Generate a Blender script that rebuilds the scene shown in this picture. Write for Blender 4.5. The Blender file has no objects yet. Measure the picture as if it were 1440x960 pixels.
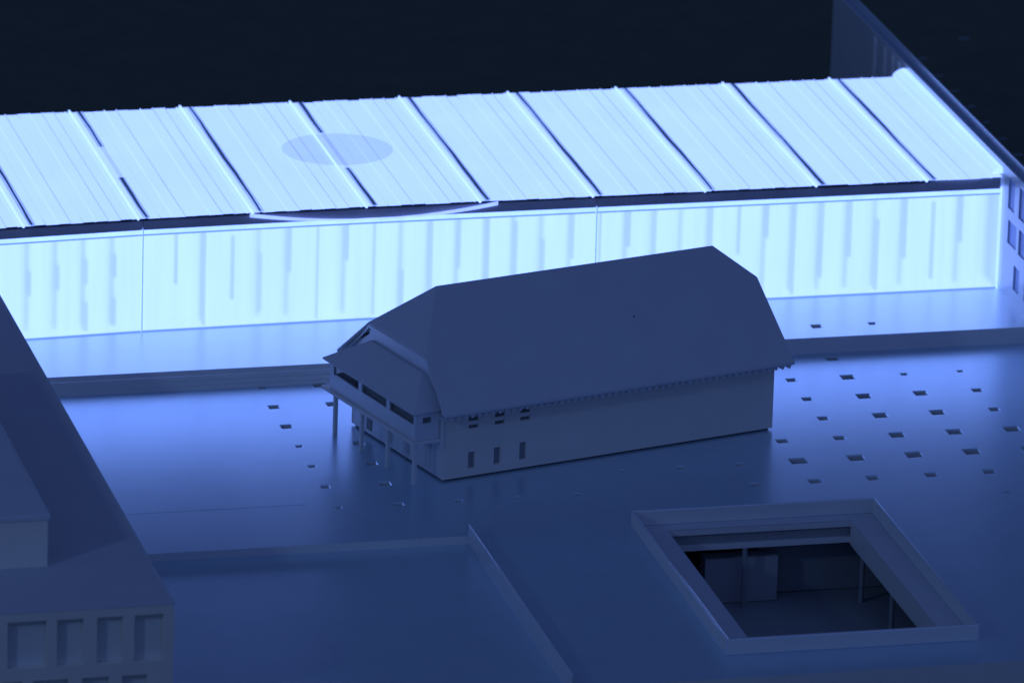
import bpy, bmesh, math, random
from mathutils import Vector, Matrix
random.seed(7)
scene = bpy.context.scene
# One unit is one step of the floor's hole grid (about 4 cm on the real model).
scene.unit_settings.system = 'METRIC'
scene.unit_settings.scale_length = 0.04

# ------------------------------------------------------------------ camera
F_PX, PITCH, YAW, ROLL = 11228.0865, 0.32454881, 0.24751692, 0.0300094
CAM = Vector((-37.14418679, -124.55123184, 43.82207288))
d = Vector((math.sin(YAW)*math.cos(PITCH), math.cos(YAW)*math.cos(PITCH), -math.sin(PITCH)))
r = Vector((math.cos(YAW), -math.sin(YAW), 0)); u = r.cross(d)
r2 = r*math.cos(ROLL) + u*math.sin(ROLL); u2 = -r*math.sin(ROLL) + u*math.cos(ROLL)
cd = bpy.data.cameras.new('camera'); cam = bpy.data.objects.new('camera', cd)
scene.collection.objects.link(cam)
m = Matrix((r2, u2, -d)).transposed().to_4x4(); m.translation = CAM
cam.matrix_world = m
cd.sensor_width = 36.0; cd.lens = 36.0*F_PX/1440.0
cd.clip_start = 1.0; cd.clip_end = 1500.0
cd.dof.use_dof = True; cd.dof.focus_distance = (Vector((-5, -4.5, 1)) - CAM).dot(d)
cd.dof.aperture_fstop = 0.62
scene.camera = cam

# ------------------------------------------------------------------ world and lamps
w = bpy.data.worlds.new('World'); scene.world = w; w.use_nodes = True
bg = w.node_tree.nodes['Background']
bg.inputs[0].default_value = (0.195, 0.338, 1.0, 1); bg.inputs[1].default_value = 0.176
# the dim blue room is darker beyond the model than on the viewer's side
nt = w.node_tree; tc = nt.nodes.new('ShaderNodeTexCoord'); sp = nt.nodes.new('ShaderNodeSeparateXYZ')
mr = nt.nodes.new('ShaderNodeMapRange'); mr.inputs[1].default_value = -0.7; mr.inputs[2].default_value = 0.95
mr.inputs[3].default_value = 0.245; mr.inputs[4].default_value = 0.085
nt.links.new(tc.outputs['Generated'], sp.inputs[0]); nt.links.new(sp.outputs['Y'], mr.inputs[0]); nt.links.new(mr.outputs[0], bg.inputs[1])

def lamp(name, loc, target, power, color, size):
    ld = bpy.data.lights.new(name, 'AREA'); ld.shape = 'DISK'; ld.size = size
    ld.energy = power; ld.color = color
    lo = bpy.data.objects.new(name, ld); scene.collection.objects.link(lo)
    lo.location = loc
    lo.rotation_euler = (Vector(target) - Vector(loc)).to_track_quat('-Z', 'Y').to_euler()
    return lo
# dim studio lamp low at the front left: it throws the short shadows of the kerbs and of the roof block
L = Vector((math.cos(math.radians(24))*-0.836, math.cos(math.radians(24))*-0.548, math.sin(math.radians(24))))
lamp('studio_lamp', Vector((-7, -9, 0)) + L*55, (-7, -9, 0), 1500, (0.31, 0.52, 1.0), 2.2)

scene.view_settings.view_transform = 'Standard'; scene.view_settings.look = 'None'
scene.view_settings.exposure = 0; scene.view_settings.gamma = 1
scene.render.engine = 'CYCLES'
scene.cycles.max_bounces = 8; scene.cycles.transparent_max_bounces = 12

# ------------------------------------------------------------------ materials
def new_mat(name):
    mt = bpy.data.materials.new(name); mt.use_nodes = True
    return mt, mt.node_tree, mt.node_tree.nodes['Principled BSDF']

def paint(name, col, rough=0.55, spec=0.4, bump=0.004, bscale=14.0, vary=0.06, coat=0.0, metal=0.0):
    mt, nt, p = new_mat(name)
    tc = nt.nodes.new('ShaderNodeTexCoord')
    n1 = nt.nodes.new('ShaderNodeTexNoise'); n1.inputs['Scale'].default_value = 1.3; n1.inputs['Detail'].default_value = 6
    n2 = nt.nodes.new('ShaderNodeTexNoise'); n2.inputs['Scale'].default_value = bscale; n2.inputs['Detail'].default_value = 5
    nt.links.new(tc.outputs['Object'], n1.inputs['Vector']); nt.links.new(tc.outputs['Object'], n2.inputs['Vector'])
    mx = nt.nodes.new('ShaderNodeMix'); mx.data_type = 'RGBA'
    a = [c*(1-vary) for c in col]; b = [min(1, c*(1+vary)) for c in col]
    mx.inputs[6].default_value = (*a, 1); mx.inputs[7].default_value = (*b, 1)
    fine = nt.nodes.new('ShaderNodeTexNoise'); fine.inputs['Scale'].default_value = 38; fine.inputs['Detail'].default_value = 4
    nt.links.new(tc.outputs['Object'], fine.inputs['Vector'])
    av = nt.nodes.new('ShaderNodeMath'); av.operation = 'MULTIPLY_ADD'; av.inputs[1].default_value = 2.2; av.inputs[2].default_value = -0.85
    fm = nt.nodes.new('ShaderNodeMath'); fm.operation = 'ADD'; nt.links.new(n1.outputs['Fac'], fm.inputs[0]); nt.links.new(fine.outputs['Fac'], fm.inputs[1])
    hf = nt.nodes.new('ShaderNodeMath'); hf.operation = 'MULTIPLY'; hf.inputs[1].default_value = 0.5; nt.links.new(fm.outputs[0], hf.inputs[0])
    nt.links.new(hf.outputs[0], av.inputs[0]); av.use_clamp = True
    nt.links.new(av.outputs[0], mx.inputs[0]); nt.links.new(mx.outputs[2], p.inputs['Base Color'])
    rr = nt.nodes.new('ShaderNodeMapRange'); rv = min(vary, .015) if metal else vary
    rr.inputs[3].default_value = rough*(1-rv*1.5); rr.inputs[4].default_value = min(1, rough*(1+rv*1.5))
    nt.links.new(n1.outputs['Fac'], rr.inputs[0]); nt.links.new(rr.outputs[0], p.inputs['Roughness'])
    p.inputs['Specular IOR Level'].default_value = spec
    p.inputs['Metallic'].default_value = metal
    p.inputs['Coat Weight'].default_value = coat; p.inputs['Coat Roughness'].default_value = 0.2
    bp = nt.nodes.new('ShaderNodeBump'); bp.inputs['Strength'].default_value = 0.5; bp.inputs['Distance'].default_value = bump
    nt.links.new(n2.outputs['Fac'], bp.inputs['Height']); nt.links.new(bp.outputs[0], p.inputs['Normal'])
    return mt

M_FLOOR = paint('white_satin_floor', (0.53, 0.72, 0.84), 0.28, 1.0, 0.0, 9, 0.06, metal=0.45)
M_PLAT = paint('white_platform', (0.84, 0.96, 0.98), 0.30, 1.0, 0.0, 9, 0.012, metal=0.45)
M_WHITE = paint('white_model_card', (0.71, 0.75, 0.75), 0.42, 0.5)
M_DIM = paint('opening_shade', (0.18, 0.22, 0.22), 0.7, 0.2)  # the shade inside openings is put into this colour
M_SATIN = paint('satin_white_card', (0.70, 0.74, 0.78), 0.30, 1.0, 0.0015, 12, 0.04, metal=0.2)
M_EDGE = paint('polished_edge', (0.75, 0.85, 0.95), 0.22, 1.0, 0.0, 9, 0.01, metal=0.55)
M_CARD = paint('grey_white_roof_card', (0.57, 0.62, 0.67), 0.6, 0.3)
M_GREY = paint('greyer_card', (0.76, 0.75, 0.69), 0.6, 0.3)
M_DARK = paint('dark_backdrop', (0.12, 0.145, 0.105), 0.9, 0.05, 0.002, 30, 0.15)
M_PALE = paint('lit_hole_patch', (0.24, 0.26, 0.30), 0.7, 0.2)
M_GASKET = paint('blue_grey_gasket', (0.55, 0.72, 0.90), 0.6, 0.3)
M_BLACK = paint('black_part_and_shade', (0.035, 0.05, 0.07), 0.7, 0.2)  # black parts, and painted shade under the eave and in the gable slot
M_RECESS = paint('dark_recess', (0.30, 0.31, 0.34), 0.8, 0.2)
M_FASCIA = paint('fascia_metal', (0.36, 0.36, 0.42), 0.5, 0.4)
M_WALLG = paint('end_wall_card', (0.66, 0.72, 0.76), 0.32, 0.9, metal=0.15)
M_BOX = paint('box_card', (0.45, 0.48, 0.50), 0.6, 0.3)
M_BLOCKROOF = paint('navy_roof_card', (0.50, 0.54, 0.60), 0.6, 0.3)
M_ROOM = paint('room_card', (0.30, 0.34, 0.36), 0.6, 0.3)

def glow(name, col, strength, clear=0.0, lo=0.9, scale=(1.5, 1.5, 0.6), rough=0.0):
    """acrylic lit from inside; clear = share of the view that passes through it"""
    mt, nt, p = new_mat(name); nt.nodes.remove(p)
    out = nt.nodes['Material Output']
    em = nt.nodes.new('ShaderNodeEmission'); em.inputs[0].default_value = (*col, 1)
    tc = nt.nodes.new('ShaderNodeTexCoord'); mp = nt.nodes.new('ShaderNodeMapping'); mp.inputs['Scale'].default_value = scale
    n = nt.nodes.new('ShaderNodeTexNoise'); n.inputs['Scale'].default_value = 1.0; n.inputs['Detail'].default_value = 3
    nt.links.new(tc.outputs['Object'], mp.inputs[0]); nt.links.new(mp.outputs[0], n.inputs['Vector'])
    mr = nt.nodes.new('ShaderNodeMapRange'); mr.inputs[1].default_value = 0.3; mr.inputs[2].default_value = 0.7
    mr.inputs[3].default_value = strength*lo; mr.inputs[4].default_value = strength*(2-lo)
    nt.links.new(n.outputs['Fac'], mr.inputs[0]); nt.links.new(mr.outputs[0], em.inputs[1])
    if clear > 0:
        if rough > 0:
            tr = nt.nodes.new('ShaderNodeBsdfRefraction'); tr.inputs['IOR'].default_value = 1.45; tr.inputs['Roughness'].default_value = rough
        else: tr = nt.nodes.new('ShaderNodeBsdfTransparent')
        mx = nt.nodes.new('ShaderNodeMixShader'); mx.inputs[0].default_value = clear
        nt.links.new(em.outputs[0], mx.inputs[1]); nt.links.new(tr.outputs[0], mx.inputs[2])
        nt.links.new(mx.outputs[0], out.inputs[0])
    else:
        gl = nt.nodes.new('ShaderNodeBsdfGlossy'); gl.inputs['Color'].default_value = (0.05, 0.05, 0.05, 1); gl.inputs['Roughness'].default_value = 0.3
        ad = nt.nodes.new('ShaderNodeAddShader'); nt.links.new(em.outputs[0], ad.inputs[0]); nt.links.new(gl.outputs[0], ad.inputs[1])
        nt.links.new(ad.outputs[0], out.inputs[0])
    return mt
FAC = (0.212, 0.342, 1.0); FS = 2.58
M_PANEL = glow('translucent_panel', FAC, FS, clear=0.37, lo=0.955, scale=(9, 1, 0.35), rough=0.5)
M_CORE = glow('light_core', FAC, FS, lo=0.96)
M_TRIM = glow('panel_edge_trim', (0.13, 0.27, 1.0), 1.2, lo=0.97)
M_SEAM = glow('seam_halo', (0.20, 0.33, 1.0), 1.45, lo=0.92, scale=(2, 3, 1))
M_LINEB = glow('dim_batten', (0.215, 0.33, 1.0), 1.75, lo=0.95)
M_CAP = glow('panel_cap', (0.20, 0.34, 1.0), 2.6, lo=0.93, scale=(2.5, 1, 1))
M_ROOF = glow('lit_roof_sheet', (0.225, 0.353, 1.0), 2.12, lo=0.975, scale=(0.9, 0.5, 1))
M_RIB = glow('lit_roof_rib', (0.245, 0.39, 1.0), 2.4, lo=0.96)
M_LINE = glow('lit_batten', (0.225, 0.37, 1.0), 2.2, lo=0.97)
M_WALLGLOW = glow('wall_glow', (0.23, 0.38, 1.0), 2.4, lo=0.96)
M_STRIP = glow('curved_glow', (0.21, 0.32, 1.0), 2.4, clear=0.45, lo=0.9, scale=(3, 3, 3))

def tint(name, col):
    mt, nt, p = new_mat(name); nt.nodes.remove(p)
    tr = nt.nodes.new('ShaderNodeBsdfTransparent'); tr.inputs[0].default_value = (*col, 1)
    nt.links.new(tr.outputs[0], nt.nodes['Material Output'].inputs[0]); return mt
M_TINT = tint('tinted_film', (0.895, 0.905, 0.93))

# ------------------------------------------------------------------ mesh helpers
EDGE = [M_EDGE]
class MB:
    def __init__(s): s.v = []; s.f = []; s.mi = []
    def poly(s, pts, mi=0):
        b = len(s.v); s.v += [tuple(p) for p in pts]; s.f.append(tuple(range(b, b+len(pts)))); s.mi.append(mi)
    def box(s, x0, x1, y0, y1, z0, z1, mi=0, T=None, top=None):
        c = [(x0,y0,z0),(x1,y0,z0),(x1,y1,z0),(x0,y1,z0),(x0,y0,z1),(x1,y0,z1),(x1,y1,z1),(x0,y1,z1)]
        s.hexa(c, mi, T)
        if top is not None: s.mi[-5] = top
    def hexa(s, c, mi=0, T=None):
        c = [Vector(p) for p in c]
        if T is not None: c = [T @ p for p in c]
        b = len(s.v); s.v += [tuple(p) for p in c]
        for q in ((3,2,1,0),(4,5,6,7),(0,1,5,4),(1,2,6,5),(2,3,7,6),(3,0,4,7)):
            s.f.append(tuple(b+i for i in q)); s.mi.append(mi)
    def prism(s, prof, fn, mi=0):
        """prof: list of 2D points; fn(p, 0|1) -> 3D point of either end"""
        a = [fn(p, 0) for p in prof]; b = [fn(p, 1) for p in prof]; n = len(prof)
        s.poly(list(reversed(a)), mi); s.poly(b, mi)
        for i in range(n):
            s.poly([a[i], a[(i+1) % n], b[(i+1) % n], b[i]], mi)
    def tube(s, p0, p1, rad, n=14, mi=0):
        p0 = Vector(p0); p1 = Vector(p1); ax = (p1-p0).normalized()
        h = ax.orthogonal().normalized(); k = ax.cross(h)
        ring = [(math.cos(2*math.pi*i/n), math.sin(2*math.pi*i/n)) for i in range(n)]
        s.prism(ring, lambda q, e: (p1 if e else p0) + h*q[0]*rad + k*q[1]*rad, mi)
    def build(s, name, mats, parent=None, bevel=0.0, merge=True, smooth=False):
        me = bpy.data.meshes.new(name); me.from_pydata(s.v, [], s.f)
        mats = mats if isinstance(mats, (list, tuple)) else [mats]
        for q in mats: me.materials.append(q)
        for p, i in zip(me.polygons, s.mi): p.material_index = i
        bm = bmesh.new(); bm.from_mesh(me)
        if merge: bmesh.ops.remove_doubles(bm, verts=bm.verts, dist=1e-5)
        bmesh.ops.recalc_face_normals(bm, faces=bm.faces)
        bm.to_mesh(me); bm.free()
        if smooth:
            for p in me.polygons: p.use_smooth = True
        o = bpy.data.objects.new(name, me); scene.collection.objects.link(o)
        if parent is not None: o.parent = parent
        if bevel:
            b = o.modifiers.new('bevel', 'BEVEL'); b.width = bevel; b.segments = 2
            b.limit_method = 'ANGLE'; b.angle_limit = math.radians(40)
            if mats[-1] is EDGE[0]: b.material = len(mats)-1
        return o

def holed(mb, O, eu, ev, en, W, H, holes, t, mi=0):
    """slab with rectangular openings; front face at O, thickness t against en"""
    O, eu, ev, en = Vector(O), Vector(eu), Vector(ev), Vector(en)
    us = sorted({0.0, W} | {h[0] for h in holes} | {h[1] for h in holes})
    vs = sorted({0.0, H} | {h[2] for h in holes} | {h[3] for h in holes})
    us = [x for x in us if 0 <= x <= W]; vs = [x for x in vs if 0 <= x <= H]
    def solid(i, j):
        if i < 0 or j < 0 or i >= len(us)-1 or j >= len(vs)-1: return False
        cu, cv = (us[i]+us[i+1])/2, (vs[j]+vs[j+1])/2
        return not any(h[0] < cu < h[1] and h[2] < cv < h[3] for h in holes)
    P = lambda a, b, k: O + eu*a + ev*b - en*k
    for i in range(len(us)-1):
        for j in range(len(vs)-1):
            if not solid(i, j): continue
            a0, a1, b0, b1 = us[i], us[i+1], vs[j], vs[j+1]
            mb.poly([P(a0,b0,0), P(a1,b0,0), P(a1,b1,0), P(a0,b1,0)], mi)
            mb.poly([P(a0,b0,t), P(a0,b1,t), P(a1,b1,t), P(a1,b0,t)], mi)
            if not solid(i-1, j): mb.poly([P(a0,b0,0), P(a0,b1,0), P(a0,b1,t), P(a0,b0,t)], mi)
            if not solid(i+1, j): mb.poly([P(a1,b0,0), P(a1,b0,t), P(a1,b1,t), P(a1,b1,0)], mi)
            if not solid(i, j-1): mb.poly([P(a0,b0,0), P(a0,b0,t), P(a1,b0,t), P(a1,b0,0)], mi)
            if not solid(i, j+1): mb.poly([P(a0,b1,0), P(a1,b1,0), P(a1,b1,t), P(a0,b1,t)], mi)

def tag(o, label=None, cat=None, group=None, kind=None):
    if label: o['label'] = label
    if cat: o['category'] = cat
    if group: o['group'] = group
    if kind: o['kind'] = kind
    return o
def thing(name, label, cat, loc=(0, 0, 0), rz=0.0, group=None):
    o = bpy.data.objects.new(name, None); scene.collection.objects.link(o)
    o.location = loc; o.rotation_euler = (0, 0, rz); o.empty_display_size = 0.3
    return tag(o, label, cat, group)

# ------------------------------------------------------------------ the setting
ZP = 0.25                                  # plateau height
mb = MB()
mb.box(-200, 260, -200, 600, -1.9, -1.7)
tag(mb.build('table_top', M_DARK), kind='structure')

# floor sheet of the model: tiles of the hole grid plus plain sheets around them
HOLES = {(0,0):.19,(-1,1):.15,(0,1):.21,(1,1):.10,(2,1):.08,(-1,2):.15,(0,2):.22,(1,2):.21,(2,2):.15,
 (-1,3):.16,(0,3):.22,(1,3):.22,(2,3):.15,(-2,4):.16,(-1,4):.17,(0,4):.23,(1,4):.23,(2,4):.23,
 (-2,5):.25,(-1,5):.25,(0,5):.25,(1,5):.25,(2,5):.22,(-3,5):.13,(-3,6):.14,(-2,6):.17,(-1,6):.18,(0,6):.18,(1,6):.18,(2,6):.15,(1,7):.08,
 (-10,0):.10,(-10,1):.16,(-10,2):.17,(-10,3):.09,(-10,4):.10,(-10,5):.12,(-10,6):.09,(-9,0):.20,(-9,1):.18,(-9,3):.15,
 (-9,4):.16,(-9,5):.16,(-9,6):.13,(-8,6):.11,(-7,6):.08,(-6,6):.10,(-5,5):.08,(-4,5):.13}
SLAB = 0.13
def hole_tile(mb, cx, cy, s, z, h=0.5):
    s += 0.0; ch = 0.018; a = s/2; b = a+ch
    sq = lambda q, zz: [Vector((cx-q,cy-q,zz)), Vector((cx+q,cy-q,zz)), Vector((cx+q,cy+q,zz)), Vector((cx-q,cy+q,zz))]
    rings = [sq(h, z), sq(b, z), sq(a, z-ch), sq(a, z-SLAB)]
    for n_, (A, B) in enumerate(zip(rings, rings[1:])):
        for k in range(4): mb.poly([A[k], A[(k+1) % 4], B[(k+1) % 4], B[k]], 1 if n_ > 1 else 0)
mb = MB()
def sheet(x0, x1, y0, y1, z=0.0): mb.poly([(x0,y0,z),(x1,y0,z),(x1,y1,z),(x0,y1,z)])
for i in range(-10, 3):
    for j in range(0, 8):
        if (i, j) in HOLES: hole_tile(mb, i, -j, HOLES[(i, j)], 0)
        else: sheet(i-.5, i+.5, -j-.5, -j+.5)
sheet(-30, -10.5, -5.79, 0.5); 
sheet(-30, -10.5, -7.5, -5.805)
mb.poly([(-30,-5.805,0),(-10.5,-5.805,0),(-10.5,-5.805,-.05),(-30,-5.805,-.05)])
mb.poly([(-30,-5.79,0),(-10.5,-5.79,0),(-10.5,-5.79,-.05),(-30,-5.79,-.05)])
sheet(2.5, 6, -14.5, 0.5)
YB = -7.66                                  # back edge of the sunken strip
sheet(-30, -8.2, YB, -7.5); sheet(-8.2, 2.5, YB, -7.5)
OX0, OX1, OY0, OY1 = -5.0, -1.93, -12.85, -7.94
sheet(-8.2, OX0, -14.5, YB); sheet(OX1, 2.5, -14.5, YB)
sheet(OX0, OX1, OY1, YB); sheet(OX0, OX1, -14.5, OY0)
# the step down to the lower sheet, the lower sheet, the front face of the slab
mb.poly([(-30,YB,0),(-8.2,YB,0),(-8.2,YB,-.135),(-30,YB,-.135)], 1)
sheet(-30, -8.2, -14.5, YB, -.135)
mb.poly([(-30,-14.5,-.135),(-8.2,-14.5,-.135),(-8.2,-14.5,-1.7),(-30,-14.5,-1.7)], 1)
mb.poly([(-8.2,-14.5,0),(6,-14.5,0),(6,-14.5,-1.7),(-8.2,-14.5,-1.7)], 1)
mb.poly([(-8.2,-14.5,0),(-8.2,-14.5,-.135),(-8.2,YB,-.135),(-8.2,YB,0)])
mb.poly([(6,-14.5,0),(6,0.5,0),(6,0.5,-1.7),(6,-14.5,-1.7)])
tag(mb.build('floor', [M_FLOOR, M_WHITE]), kind='structure')

# raised platform in front of the hall with a banked edge (layered on the left part)
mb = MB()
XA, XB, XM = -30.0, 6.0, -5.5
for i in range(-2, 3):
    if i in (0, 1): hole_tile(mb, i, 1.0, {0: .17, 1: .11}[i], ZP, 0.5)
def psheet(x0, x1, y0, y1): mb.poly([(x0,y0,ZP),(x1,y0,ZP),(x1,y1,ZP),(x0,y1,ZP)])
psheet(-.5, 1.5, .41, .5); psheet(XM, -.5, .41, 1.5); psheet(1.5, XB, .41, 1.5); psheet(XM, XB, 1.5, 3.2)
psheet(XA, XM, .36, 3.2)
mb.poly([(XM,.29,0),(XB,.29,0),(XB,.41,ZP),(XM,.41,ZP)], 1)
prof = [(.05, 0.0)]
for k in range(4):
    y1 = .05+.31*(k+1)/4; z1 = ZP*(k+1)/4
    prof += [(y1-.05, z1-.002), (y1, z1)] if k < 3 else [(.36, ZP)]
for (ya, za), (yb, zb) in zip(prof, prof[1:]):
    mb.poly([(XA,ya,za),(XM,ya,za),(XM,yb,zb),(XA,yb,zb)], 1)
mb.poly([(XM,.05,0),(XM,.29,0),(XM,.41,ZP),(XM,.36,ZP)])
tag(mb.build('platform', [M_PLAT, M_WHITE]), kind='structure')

# dark ground beside and behind the hall, with pale squares painted for holes lit from below
mb = MB()
mb.poly([(4.2,-200,-.02),(260,-200,-.02),(260,600,-.02),(4.2,600,-.02)])
mb.poly([(-200,9.2,-.02),(4.2,9.2,-.02),(4.2,600,-.02),(-200,600,-.02)])
for q, s in [((7.888,18.4),.20),((6.70,17.2),.15)] + [((6.70,16.05-k*1.03),.14+.012*(k % 3)) for k in range(7)]:
    x, y = q; mb.box(x-s/2, x+s/2, y-s/3, y+s/3, -.02, -.010, 1)
tag(mb.build('ground', [M_DARK, M_PALE], merge=False), kind='structure')

# ------------------------------------------------------------------ the long lit hall
def yf(x):                                  # the front line bends slightly at its left end
    pts = [(-30, 1.75), (-16, 2.22), (-11.58, 2.49), (-8.0, 2.575), (3.75, 2.575)]
    for (xa, ya), (xb, yb) in zip(pts, pts[1:]):
        if x <= xb: return ya + (yb-ya)*(x-xa)/(xb-xa)
    return 2.575
hall = thing('exhibition_hall', 'long flat-roofed hall glowing blue white, behind the dark hipped house', 'building', (-5, 5.5, ZP))
HO = Vector(hall.location)
def hb(mb, name, mats, **k):
    o = mb.build(name, mats, **k); o.parent = hall
    o.matrix_parent_inverse = Matrix.Translation(-HO); return o
ZT = 1.985; ZR = 2.30
def face_strip(mb, x0, x1, z0, z1, off=0.0, n=6):
    for k in range(n):
        a = x0+(x1-x0)*k/n; b = x0+(x1-x0)*(k+1)/n
        mb.poly([(a,yf(a)+off,z0),(b,yf(b)+off,z0),(b,yf(b)+off,z1),(a,yf(a)+off,z1)])
for x0, x1 in ((-30.0, -11.59), (-11.57, -3.59), (-3.57, 3.70)):
    mb = MB(); face_strip(mb, x0, x1, ZP+.018, ZT-.012)
    o = hb(mb, 'front_panel', M_PANEL)
    # thin edge of the acrylic sheet
    mb = MB()
    for z0, z1 in ((ZP, ZP+.018), (ZT-.012, ZT+.012)):
        n = 6
        for k in range(n):
            a = x0+(x1-x0)*k/n; b = x0+(x1-x0)*(k+1)/n
            mb.hexa([(a,yf(a)-.012,z0),(b,yf(b)-.012,z0),(b,yf(b)+.02,z0),(a,yf(a)+.02,z0),(a,yf(a)-.012,z1),(b,yf(b)-.012,z1),(b,yf(b)+.02,z1),(a,yf(a)+.02,z1)])
    e = mb.build('panel_edge', M_TRIM, parent=o)
    mb = MB()
    n = 8
    for k in range(n):
        a = x0+(x1-x0)*k/n; b = x0+(x1-x0)*(k+1)/n
        mb.hexa([(a,yf(a)-.006,ZT+.014),(b,yf(b)-.006,ZT+.014),(b,yf(b)+.06,ZT+.014),(a,yf(a)+.06,ZT+.014),(a,yf(a)-.006,ZT+.09),(b,yf(b)-.006,ZT+.09),(b,yf(b)+.06,ZT+.09),(a,yf(a)+.06,ZT+.09)])
    hb(mb, 'top_band', M_CAP)
mb = MB(); face_strip(mb, -30, 3.69, ZP+.004, ZT, 0.45, 12)
for k in range(12):
    a = -30+33.69*k/12; b = -30+33.69*(k+1)/12
    mb.poly([(a,yf(a)+.03,ZP+.004),(b,yf(b)+.03,ZP+.004),(b,yf(b)+.45,ZP+.004),(a,yf(a)+.45,ZP+.004)])
hb(mb, 'light_panel', M_CORE)
for x in (-11.58, -3.58):
    mb = MB(); y = yf(x)
    mb.box(x-.022, x-.004, y-.012, y+.03, ZP, ZT+.1, 0); mb.box(x-.004, x+.012, y-.012, y+.03, ZP, ZT+.1, 1)
    hb(mb, 'panel_joint', [M_CAP, M_TRIM], merge=False)
mb = MB(); mb.box(3.70, 3.735, 2.545, 2.60, ZP, ZT+.12)
hb(mb, 'corner_strip', M_CAP)
# the columns that show through the acrylic: (x, bottom, top, half width, distance behind the sheet)
cols = []
for x, a, b in [(-.43,.62,.97),(.07,.0,.97),(.57,.17,.99),(1.07,.38,.99),(1.57,.02,.75),(2.07,.34,.99),(2.59,.1,.9),(3.09,.48,.97)]:
    cols.append((x, a, b, .042))
x = -.93; k = 0
pat = [(.45,1,.035),(.0,.98,.028),(.5,.98,.045),(.0,1,.035),(.0,.45,.035),(.0,.98,.025),(.25,.9,.04),(.0,.99,.035),(.6,1,.05),(.1,.7,.035)]
while x > -11.4:
    if min(abs(x-c) for c in (-11.58, -3.58)) > .12:
        a, b, ww = pat[(k*7) % 10]; cols.append((x, a, b, ww))
    x -= .5; k += 1
for x, a, b in [(-12.0,.55,.78),(-12.5,.50,.74),(-13.0,.46,.70),(-13.5,.42,.66),(-12.0,.05,.32),(-12.5,.02,.3)]:
    cols.append((x, a, b, .05))
M_COL = paint('frosted_column', (0.50, 0.52, 0.62), 0.9, 0.1)
for x, a, b, ww in cols:
    ww *= .85
    z0 = ZP + (ZT-ZP)*a; z1 = ZP + (ZT-ZP)*b; dy = .10+.05*random.random()
    mb = MB(); y = yf(x)+dy
    mb.prism([(math.cos(t*math.pi/5)*ww, math.sin(t*math.pi/5)*ww) for t in range(10)],
             lambda q, e, x=x, y=y, z0=z0, z1=z1: (x+q[0]-.03, y+q[1], z1 if e else z0))
    hb(mb, 'column', M_COL, smooth=False)
    if random.random() < .6:                # its slimmer continuation
        mb = MB(); ww2 = .035
        mb.box(x-.03-ww2, x-.03+ww2, y+.12, y+.14, ZP+.02, ZT-.02)
        hb(mb, 'inner_fin', M_COL)
# fascia under the roof edge
mb = MB()
for x0, x1 in ((-30, -11.59), (-11.57, -3.59), (-3.57, 3.70)):
    n = 6
    for k in range(n):
        a = x0+(x1-x0)*k/n; b = x0+(x1-x0)*(k+1)/n; z0, z1 = ZT+.092, ZR-.016
        mb.hexa([(a,yf(a)-.01,z0),(b,yf(b)-.01,z0),(b,yf(b)+.12,z0),(a,yf(a)+.12,z0),(a,yf(a)+.005,z1),(b,yf(b)+.005,z1),(b,yf(b)+.12,z1),(a,yf(a)+.12,z1)])
hb(mb, 'fascia', M_FASCIA)
mb = MB()
mb.box(-30, 3.70, 2.75, 8.55, ZR-.06, ZR-.035); mb.box(-30, 3.6, 8.45, 8.6, ZP, ZR-.061); mb.box(-30,-29.9,3.4,8.44,ZP,ZR-.061)
hb(mb, 'roof_deck', M_WHITE)
# roof sheets, one bay between two ribs; planks inside a bay end unevenly
RX = [-15.7+2*k for k in range(10)]         # ribs at -15.7 ... 2.3
YBK = 8.66
def yr(x): return yf(x)
def xr(y): return 3.75 - .02*(y-2.6)       # right edge follows the end wall
mb = MB(); mb.box(-30, -15.52, 2.3, 8.66, ZR-.014, ZR); hb(mb, 'roof_sheet', M_ROOF)
for bi in range(len(RX)):
    gap = RX[bi]+.20; x1 = (RX[bi+1]+.155) if bi+1 < len(RX) else None
    mb = MB(); n = 9 if x1 else 6
    edges = [gap + ((x1 if x1 else 3.73)-gap)*k/n for k in range(n+1)]
    for k in range(n):
        a, b = edges[k]+.006, edges[k+1]-.006
        a2, b2 = a, b
        if x1 is None:
            sc = (xr(YBK)-gap)/(3.73-gap); a2, b2 = gap+(a-gap)*sc, gap+(b-gap)*sc
        j0 = random.uniform(-.025, .02); j1 = random.uniform(-.02, .03); dz = random.uniform(-.006, .006)
        yfr = yr((a+b)/2)-.02+j0; sl = (yr(b)-yr(a))/2
        z0, z1 = ZR-.014, ZR+dz
        mb.hexa([(a,yfr-sl,z0),(b,yfr+sl,z0),(b2,YBK+j1,z0),(a2,YBK+j1,z0),(a,yfr-sl,z1),(b,yfr+sl,z1),(b2,YBK+j1,z1),(a2,YBK+j1,z1)])
        q = {1: 1, 2: 2, 4: 1, 5: 2, 6: 2, 7: 1}.get(k) if k < n-1 else None
        if q: mb.box(b-.009, b+.009, yr(b)-.045, YBK, ZR-.012, ZR+.014+.002*q, q)
    hb(mb, 'roof_sheet', [M_ROOF, M_LINE, M_LINEB], merge=False)
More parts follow.
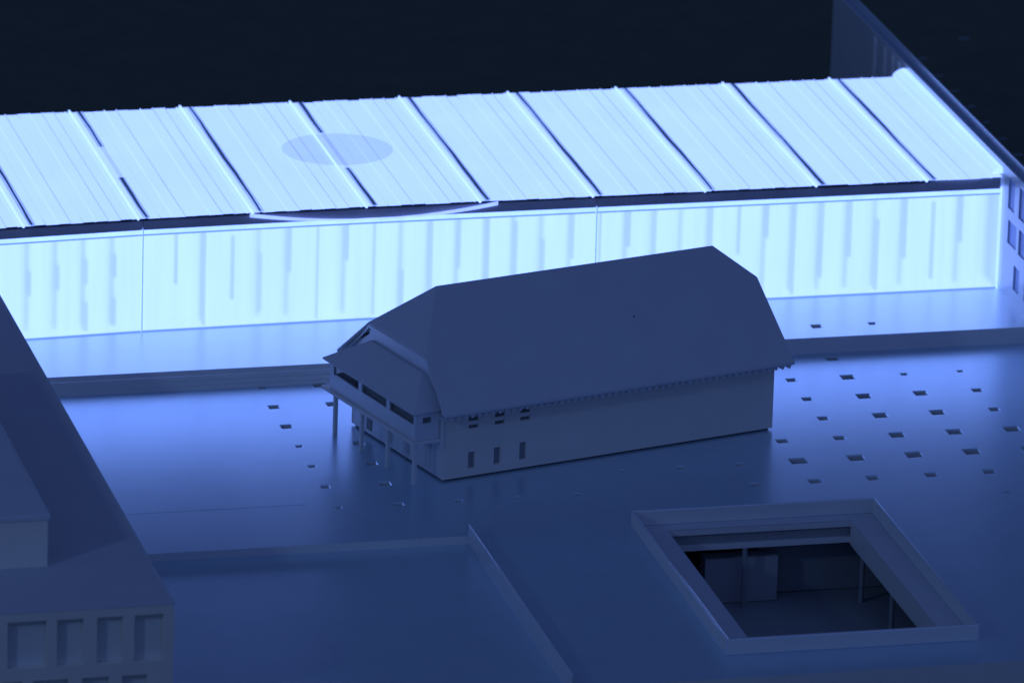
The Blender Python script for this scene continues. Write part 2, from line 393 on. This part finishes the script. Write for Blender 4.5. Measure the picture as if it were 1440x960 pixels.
for bi, x in enumerate(RX):
    mb = MB(); mb.tube((x, yr(x)-.17, ZR+.03), (x, YBK+.01, ZR+.020), .024)
    rb = hb(mb, 'roof_rib', M_RIB, smooth=False)
    # dark gasket in the gap beside the rib, wavering a little, missing where photographed
    segs = [(yr(x)-.01, YBK)]
    if abs(x+11.7) < .01: segs = [(yr(x)-.01, 4.75), (6.55, YBK)]
    if abs(x+7.7) < .01: segs = [(yr(x)-.01, 4.72), (6.80, YBK)]
    for ya, yb in segs:
        mb = MB(); n = 14; ph = random.uniform(0, 6)
        wob = lambda y: (.006)*math.sin(y*1.7+ph)+.004*math.sin(y*4.1+ph)
        wd = lambda y: .027+.008*math.sin(y*1.1+ph*2)
        for k in range(n):
            a = ya+(yb-ya)*k/n; b = ya+(yb-ya)*(k+1)/n; xc = x+.178
            mb.hexa([(xc+wob(a)-wd(a),a,ZR-.03),(xc+wob(a)+wd(a),a,ZR-.03),(xc+wob(b)+wd(b),b,ZR-.03),(xc+wob(b)-wd(b),b,ZR-.03),
                     (xc+wob(a)-wd(a),a,ZR+.008),(xc+wob(a)+wd(a),a,ZR+.008),(xc+wob(b)+wd(b),b,ZR+.008),(xc+wob(b)-wd(b),b,ZR+.008)])
        hb(mb, 'roof_gasket', M_GASKET)
        mb = MB(); mb.box(x+.178-.062, x+.178+.062, ya, yb-.004, ZR-.014, ZR+.0065); hb(mb, 'seam_halo_strip', M_SEAM)  # dimmer glowing strip added for the soft halo beside the dark seam
    if len(segs) == 2:
        mb = MB(); mb.box(x+.145, x+.225, segs[0][1]+.005, segs[1][0]-.005, ZR-.03, ZR+.0065)
        hb(mb, 'gap_cover', M_LINEB)
# added glowing form that stands in for roof light on the end wall
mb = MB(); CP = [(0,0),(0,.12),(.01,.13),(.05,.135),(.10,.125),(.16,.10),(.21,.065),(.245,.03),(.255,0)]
def glow_profile(q, e):
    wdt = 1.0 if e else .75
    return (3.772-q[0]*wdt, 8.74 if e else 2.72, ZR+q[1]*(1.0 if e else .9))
A_ = [glow_profile(q,0) for q in CP]; B_ = [glow_profile(q,1) for q in CP]
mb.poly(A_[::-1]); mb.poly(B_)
for k in range(len(CP)-1): mb.poly([A_[k],A_[k+1],B_[k+1],B_[k]], 0 if k < 4 else (1 if k < 6 else 2))  # facets step brighter towards the wall, a glow put into their emission
hb(mb, 'end_wall_glow', [M_WALLGLOW, M_LINE, M_ROOF])

mb = MB()
for k in range(18):
    a = -16+18.4*k/18; b = -16+18.4*(k+1)/18
    mb.hexa([(a,yf(a)-.018,ZR-.055),(b,yf(b)-.018,ZR-.055),(b,yf(b)-.011,ZR-.055),(a,yf(a)-.011,ZR-.055),(a,yf(a)-.018,ZR-.017),(b,yf(b)-.018,ZR-.017),(b,yf(b)-.011,ZR-.017),(a,yf(a)-.011,ZR-.017)])
hb(mb, 'eave_shadow', M_BLACK)  # dark strip painted for the shadow under the roof edge
# tinted round film lying over the roof
disc = MB(); N = 64
top = [(math.cos(2*math.pi*i/N)*.98, math.sin(2*math.pi*i/N)*.93) for i in range(N)]
disc.prism(top, lambda q, e: (q[0], q[1], .004 if e else 0))
dk = disc.build('round_film', M_TINT); dk.location = (-7.48, 5.75, ZR+.022)
tag(dk, 'faint round tinted film lying flat on the glowing roof', 'film disc')
# glowing curved strip that stands in for a soft arc of light
mb = MB(); n = 40; xa, xb = -9.72, -5.35
def arc(t):
    x = xa+(xb-xa)*t; s = 1-(2*t-1)**2
    return Vector((x, yf(x)-.045-.03*s, ZR-.035-.185*s))
for k in range(n):
    a, b = arc(k/n), arc((k+1)/n); w0 = .022+.03*abs(2*k/n-1); w1 = .022+.03*abs(2*(k+1)/n-1)
    mb.hexa([a+Vector((0,0,-w0)), b+Vector((0,0,-w1)), b+Vector((0,.015,-w1)), a+Vector((0,.015,-w0)),
             a+Vector((0,0,w0*.3)), b+Vector((0,0,w1*.3)), b+Vector((0,.015,w1*.3)), a+Vector((0,.015,w0*.3))])
st = mb.build('eave_glow_arc', M_STRIP)
tag(st, 'thin curved glow, modelled as a strip, along the front roof edge of the glowing hall', 'acrylic strip')

# ------------------------------------------------------------------ end wall on the right
ew = thing('end_wall', 'tall thin wall with window openings closing the right end of the glowing hall', 'wall', (3.78, 2.6, 0), 0.0)
mb = MB()
WL0, WL1, WT = -3.2, 11.0, 2.50
holes = [(y0-WL0, y1-WL0, z0, z1) for y0, y1, z0, z1 in
         [(-.62,-.26,1.80,2.34),(-.82,-.32,1.18,1.60),(-1.10,-.76,.46,.90),
          (-1.22,-.88,1.80,2.36),(-1.32,-.96,1.16,1.62),(-1.75,-1.4,.46,.9),(-1.85,-1.5,1.8,2.36)]]
holed(mb, (0, WL0, 0), (0,1,0), (0,0,1), (-1,0,0), WL1-WL0, WT, holes, .035)
mb.build('inner_leaf', M_WALLG, parent=ew)
mb = MB(); mb.box(.14, .17, WL0, WL1, 0, WT+.13); mb.box(.036, .139, WL0, WL1, 0, WT-.10)
mb.build('outer_leaf', M_EDGE, parent=ew)
for h in holes[:6]:
    mb = MB(); mb.box(.030, .0355, h[0]+WL0+.01, h[1]+WL0-.01, h[2]+.01, h[3]-.01)
    mb.build('window', paint('window_blue', (.35,.45,.75), .4), parent=ew)
# raised strips added for the light streaks on the wall behind the roof
for y in (6.55, 6.95, 7.45, 8.1):
    mb = MB(); mb.box(-.03, -.001, y, y+.16, .3, 2.42); mb.build('streak_strip', M_WHITE, parent=ew)

# ------------------------------------------------------------------ the half-hipped house
ang = math.radians(15.5)
house = thing('hipped_house', 'dark white-card house with half-hipped roof and a posted porch, standing on the lit floor', 'building', (-8.06, -5.10, 0), ang)
HL, HW, ZE = 6.28, 3.16, 1.27
mb = MB(); mb.box(.05, HL-.05, .05, HW-.05, 0, .04)
mb.build('plinth', M_BLACK, parent=house)
mb = MB()
near = [(.47,.60,.17,.45),(.95,1.08,.17,.46),(1.43,1.56,.18,.48),(.46,.64,.86,1.06),(.95,1.13,.86,1.06),(1.43,1.61,.86,1.06)]
near = [(a,b,c-.035,e-.035) for a,b,c,e in near]
holed(mb, (0,0,.035), (1,0,0), (0,0,1), (0,-1,0), HL, ZE-.035, near, .06)
mb.box(0, HL, HW-.06, HW, .035, ZE)
# gable walls
def zroof(v): v = min(v, HW-v); return 1.20+(v+.28)*.838
def gable(u0, u1, ztop):
    pts = [(.061,.035),(.061,zroof(.061)-.03)]
    vv = -.28+(ztop-1.20)/.838
    pts += [(vv, ztop-.03),(HW-vv, ztop-.03),(HW-.061,zroof(.061)-.03),(HW-.061,.035)]
    mb.prism(pts, lambda q, e: (u1 if e else u0, q[0], q[1]))
gable(HL-.06, HL, 2.28)
mb.build('wall', M_GREY, parent=house, merge=True)
mb = MB(); gable(0.0, .058, 1.93); mb.build('gable_wall', M_SATIN, parent=house)
for a, b, c, e in near:
    small = (e-c) < .25
    mb = MB(); mb.box(a-.004, b+.004, .045, .058, c+.031, e+.039, 0)
    if small: mb.box(a-.002, b+.002, .012, .040, c+.035+.055, c+.035+.125, 1)
    mb.build('upper_window' if small else 'window', [M_DIM if small else M_RECESS, M_GREY], parent=house, merge=False)
# roof
mb = MB()
vN, vC = -.28, HW/2
E0n, E1n = (-.16,vN,1.20), (6.50,vN,1.20); E0f, E1f = (-.16,HW-vN,1.20), (6.50,HW-vN,1.20)
vh0 = .59; vh1 = 1.02
H0n = (-.05,vh0,zroof(vh0)); H0f = (-.05,HW-vh0,zroof(vh0)); H1n = (6.50,vh1,zroof(vh1)); H1f = (6.50,HW-vh1,zroof(vh1))
R0 = (.66,vC,zroof(vC)); R1 = (5.93,vC,zroof(vC))
up = Vector((0,0,.055)); th = Vector((0,0,0))
def shell(faces):
    for f in faces:
        mb.poly([Vector(p)+up for p in f]); mb.poly([Vector(p) for p in reversed(f)])
    rim = [E0n, E1n, H1n, H1f, E1f, E0f, H0f, H0n]
    for a, b in zip(rim, rim[1:]+rim[:1]): mb.poly([Vector(a), Vector(b), Vector(b)+up, Vector(a)+up])
shell([[E0n,E1n,H1n,R1,R0,H0n],[E1f,E0f,H0f,R0,R1,H1f],[H0f,H0n,R0],[H1n,H1f,R1]])
mb.build('roof', M_CARD, parent=house, bevel=.012)
# scalloped eave trim
mb = MB()
k = -.12
while k < 6.46:
    mb.prism([(-.038,0),(.038,0),(.026,-.04),(.0,-.06),(-.026,-.04)], lambda q, e, k=k: (k+q[0], -.262 + (.22 if e else 0), 1.196+q[1]+(.0 if not e else .0)))
    k += .128
mb.build('eave_trim', M_CARD, parent=house, merge=False)
# verge boards under the roof at the gable
mb = MB()
def bar(a, b, h, x0, x1):
    a = Vector(a); b = Vector(b)
    mb.hexa([(x0,a.y,a.z-h),(x1,a.y,a.z-h),(x1,b.y,b.z-h),(x0,b.y,b.z-h),(x0,a.y,a.z),(x1,a.y,a.z),(x1,b.y,b.z),(x0,b.y,b.z)])
bar((0,vN+.02,1.225),(0,vh0,H0n[2]+.012),.07,-.045,-.005)
bar((0,HW-vN-.02,1.225),(0,HW-vh0,H0n[2]+.012),.07,-.045,-.005)
bar((0,vh0,H0n[2]+.012),(0,HW-vh0,H0n[2]+.012),.06,-.045,-.005)
mb.build('verge_board', M_SATIN, parent=house, merge=False)
mb = MB(); a = Vector((0,2.62,1.80)); b = Vector((0,3.12,1.50))
bar(a, b, .05, -.004, .02); mb.build('gable_slot_shade', M_BLACK, parent=house)  # dark box on the wall, painted as the shade inside a slot
# the two flat recess lines of the doors in the gable wall under the porch
for v0, v1, z1 in ((2.45,2.62,.52),(1.75,1.95,.50),(1.15,1.34,.56),(.42,.62,.62)):
    mb = MB(); mb.box(-.014, -.001, v0, v1, .10, z1); mb.build('door_panel', M_RECESS if v0 > 2.4 else M_CARD, parent=house, bevel=.004)
# porch: roof, storey box, slab and four posts
pr = MB()
ze = 1.215; A = (-.56,3.20,ze); B = (-.56,.02,ze); C_ = (-.062,2.48,1.66); D = (-.062,.68,1.66); Er = (-.012,.02,ze+.01); Fr = (-.012,3.2,ze+.01)
C2 = (-.006,2.48,1.66); D2 = (-.006,.68,1.66)
upp = Vector((0,0,.028))
fs = [[A,B,D,C_],[B,Er,D2,D],[Fr,A,C_,C2],[C_,D,D2,C2]]
for f in fs: pr.poly([Vector(p)+upp for p in f]); pr.poly([Vector(p) for p in reversed(f)])
rim = [A,B,Er,D2,C2,Fr]
for p, q in zip(rim, rim[1:]+rim[:1]): pr.poly([Vector(p),Vector(q),Vector(q)+upp,Vector(p)+upp])
pr.build('porch_roof', M_CARD, parent=house, bevel=.006)
mb = MB()
fl = 3.0
ops = [(.10,.93,.27,.425),(1.04,1.90,.27,.425),(2.01,2.88,.27,.425)]
holed(mb, (-.50,3.04,.755), (0,-1,0), (0,0,1), (-1,0,0), 2.98, .455, [(2.98-b,2.98-a,c,e) for a,b,c,e in [(o[0]-.04,o[1]-.04,o[2],o[3]) for o in ops]], .035)
holed(mb, (-.464,.06,.755), (1,0,0), (0,0,1), (0,-1,0), .46, .455, [(.10,.26,.29,.39)], .035)
holed(mb, (-.464,3.04,.755), (1,0,0), (0,0,1), (0,1,0), .46, .455, [(.07,.36,.24,.40)], .035)
mb.build('porch_wall', M_SATIN, parent=house, merge=True)
mb = MB(); mb.box(-.44,-.004,.10,1.92,.76,1.19); mb.build('porch_shade', M_DIM, parent=house)  # solid dim block, painted as the shade behind the porch openings
mb = MB(); mb.box(-.56,-.004,.02,3.22,.700,.752); mb.build('porch_slab', M_WHITE, parent=house, bevel=.006)
for v in (.09, 1.0, 1.91, 2.84):
    mb = MB(); mb.box(-.515,-.45,v-.032,v+.032,0,.70); mb.build('porch_post', M_WHITE, parent=house, bevel=.006)
mb = MB(); mb.box(-.045,-.004,-.02,.03,.62,1.22); mb.build('downpipe', M_WHITE, parent=house)
mb = MB(); mb.tube((3.95,.72,zroof(.72)+.05),(3.95,.72,zroof(.72)+.062),.018); mb.build('roof_vent', M_BLACK, parent=house)

# ------------------------------------------------------------------ building at the lower left
lb = thing('office_block', 'dark flat-roofed block with two rows of deep windows, cut by the lower left corner', 'building', (-14.44, -14.5, 0))
ZL = 1.73; W_ = 5.0
mb = MB()
def hx(x): return x+14.44+W_               # local x from left end (front wall starts at -W_)
row1 = [(-16.97,-16.38),(-16.22,-15.82),(-15.61,-15.22),(-15.04,-14.60)]
row1 += [(-17.75,-17.2)]
row2 = [(-17.4,-16.75),(-16.58,-16.04),(-15.83,-15.42),(-15.22,-14.84)]
hs = [(hx(a),hx(b),2.45,3.195) for a,b in row1] + [(hx(a),hx(b),1.55,2.24) for a,b in row2]
hs = [(a,b,c,e) for a,b,c,e in hs]
# front wall hangs from -1.6 up to the roof
holed(mb, (-W_,0,-1.6), (1,0,0), (0,0,1), (0,-1,0), W_, ZL+1.6-.002, hs, .13)
mb.box(-W_,0,.131,17.5,-1.6,ZL-.03)
mb.build('wall', M_GREY, parent=lb)
for a,b,c,e in hs:
    mb = MB(); mb.box(a-W_+.004, b-W_-.004, .118, .129, c-1.6+.004, e-1.6-.004)
    mb.build('window', M_WHITE, parent=lb)
mb = MB(); mb.box(-W_,.0,.0,17.5,ZL,ZL+.012); mb.build('roof', M_BLOCKROOF, parent=lb, bevel=.006)
mb = MB(); x1 = -16.02+14.44; y0 = -12.6+14.5
mb.box(-4.6, x1, y0, 9.5, ZL+.013, 2.50); mb.build('penthouse', M_GREY, parent=lb)
mb = MB(); mb.box(-4.65, x1+.03, y0-.03, 9.53, 2.501, 2.585)
for o_ in (0,): mb.box(x1-.0, x1+.03, y0-.02, 9.5, 2.586, 2.60, 1)
mb.build('penthouse_roof', [M_CARD, M_EDGE], parent=lb, bevel=.008, merge=False)
mb = MB(); mb.box(-.02, .0135, .02, 17.5, ZL+.012, ZL+.03); mb.build('roof_edge', M_EDGE, parent=lb)

# ------------------------------------------------------------------ low wall beside the sunken strip
mb = MB(); mb.hexa([(0,0,-.135),(.035,0,-.135),(.035,6.85,-.135),(0,6.85,-.135),(0,0,.215),(.035,0,.215),(.035,6.85,.215),(0,6.85,.215)])
mb.mi[-5] = 1
lw = mb.build('low_wall', [M_SATIN, M_EDGE], bevel=.012); lw.location = (-8.235,-14.52,0)
tag(lw, 'low thin upright wall running along the floor towards the viewer, left of the courtyard opening', 'wall')

# ------------------------------------------------------------------ courtyard opening with kerb
cy = thing('courtyard_opening', 'square kerbed opening in the floor looking down into a dark lower room', 'opening', (-3.5,-10.4,0))
def cb(x0,x1,y0,y1,z0,z1,name,mt,bv=0.0):
    mb = MB(); mb.box(x0+3.5,x1+3.5,y0+10.4,y1+10.4,z0,z1, top=1 if name == 'kerb' else None); mt = [mt, M_EDGE] if name == 'kerb' else mt; return mb.build(name, mt, parent=cy, bevel=bv)
KX0,KX1,KY0,KY1,KZ = -5.53,-1.46,-13.55,-7.62,.265
cb(KX0,KX1,KY1-.04,KY1,.001,KZ,'kerb',M_WHITE,.013); cb(KX0,KX1,KY0,KY0+.04,.001,KZ,'kerb',M_WHITE,.013)
cb(KX0,KX0+.04,KY0+.041,KY1-.041,.001,KZ,'kerb',M_WHITE,.013); cb(KX1-.04,KX1,KY0+.041,KY1-.041,.001,KZ,'kerb',M_WHITE,.013)
def ring(z0,z1,off,name,mt,right=True):
    cb(OX0-off-.10,OX1+off+.10,OY1+off,OY1+off+.10,z0,z1,name,mt); cb(OX0-off-.10,OX1+off+.10,OY0-off-.10,OY0-off,z0,z1,name,mt)
    cb(OX0-off-.10,OX0-off,OY0-off,OY1+off,z0,z1,name,mt)
    if right: cb(OX1+off,OX1+off+.10,OY0-off,OY1+off,z0,z1,name,mt)
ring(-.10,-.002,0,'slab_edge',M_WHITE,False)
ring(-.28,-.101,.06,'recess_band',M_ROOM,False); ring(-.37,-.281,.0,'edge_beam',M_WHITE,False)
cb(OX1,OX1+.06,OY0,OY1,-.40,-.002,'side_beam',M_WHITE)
for x0_,x1_,y0_,y1_ in ((KX0+.042,KX1-.042,OY1,KY1-.042),(KX0+.042,KX1-.042,KY0+.042,OY0),(KX0+.042,OX0,OY0+.001,OY1-.001),(OX1,KX1-.042,OY0+.001,OY1-.001)):
    cb(x0_,x1_,y0_,y1_,.002,.008,'ledge',M_CARD)

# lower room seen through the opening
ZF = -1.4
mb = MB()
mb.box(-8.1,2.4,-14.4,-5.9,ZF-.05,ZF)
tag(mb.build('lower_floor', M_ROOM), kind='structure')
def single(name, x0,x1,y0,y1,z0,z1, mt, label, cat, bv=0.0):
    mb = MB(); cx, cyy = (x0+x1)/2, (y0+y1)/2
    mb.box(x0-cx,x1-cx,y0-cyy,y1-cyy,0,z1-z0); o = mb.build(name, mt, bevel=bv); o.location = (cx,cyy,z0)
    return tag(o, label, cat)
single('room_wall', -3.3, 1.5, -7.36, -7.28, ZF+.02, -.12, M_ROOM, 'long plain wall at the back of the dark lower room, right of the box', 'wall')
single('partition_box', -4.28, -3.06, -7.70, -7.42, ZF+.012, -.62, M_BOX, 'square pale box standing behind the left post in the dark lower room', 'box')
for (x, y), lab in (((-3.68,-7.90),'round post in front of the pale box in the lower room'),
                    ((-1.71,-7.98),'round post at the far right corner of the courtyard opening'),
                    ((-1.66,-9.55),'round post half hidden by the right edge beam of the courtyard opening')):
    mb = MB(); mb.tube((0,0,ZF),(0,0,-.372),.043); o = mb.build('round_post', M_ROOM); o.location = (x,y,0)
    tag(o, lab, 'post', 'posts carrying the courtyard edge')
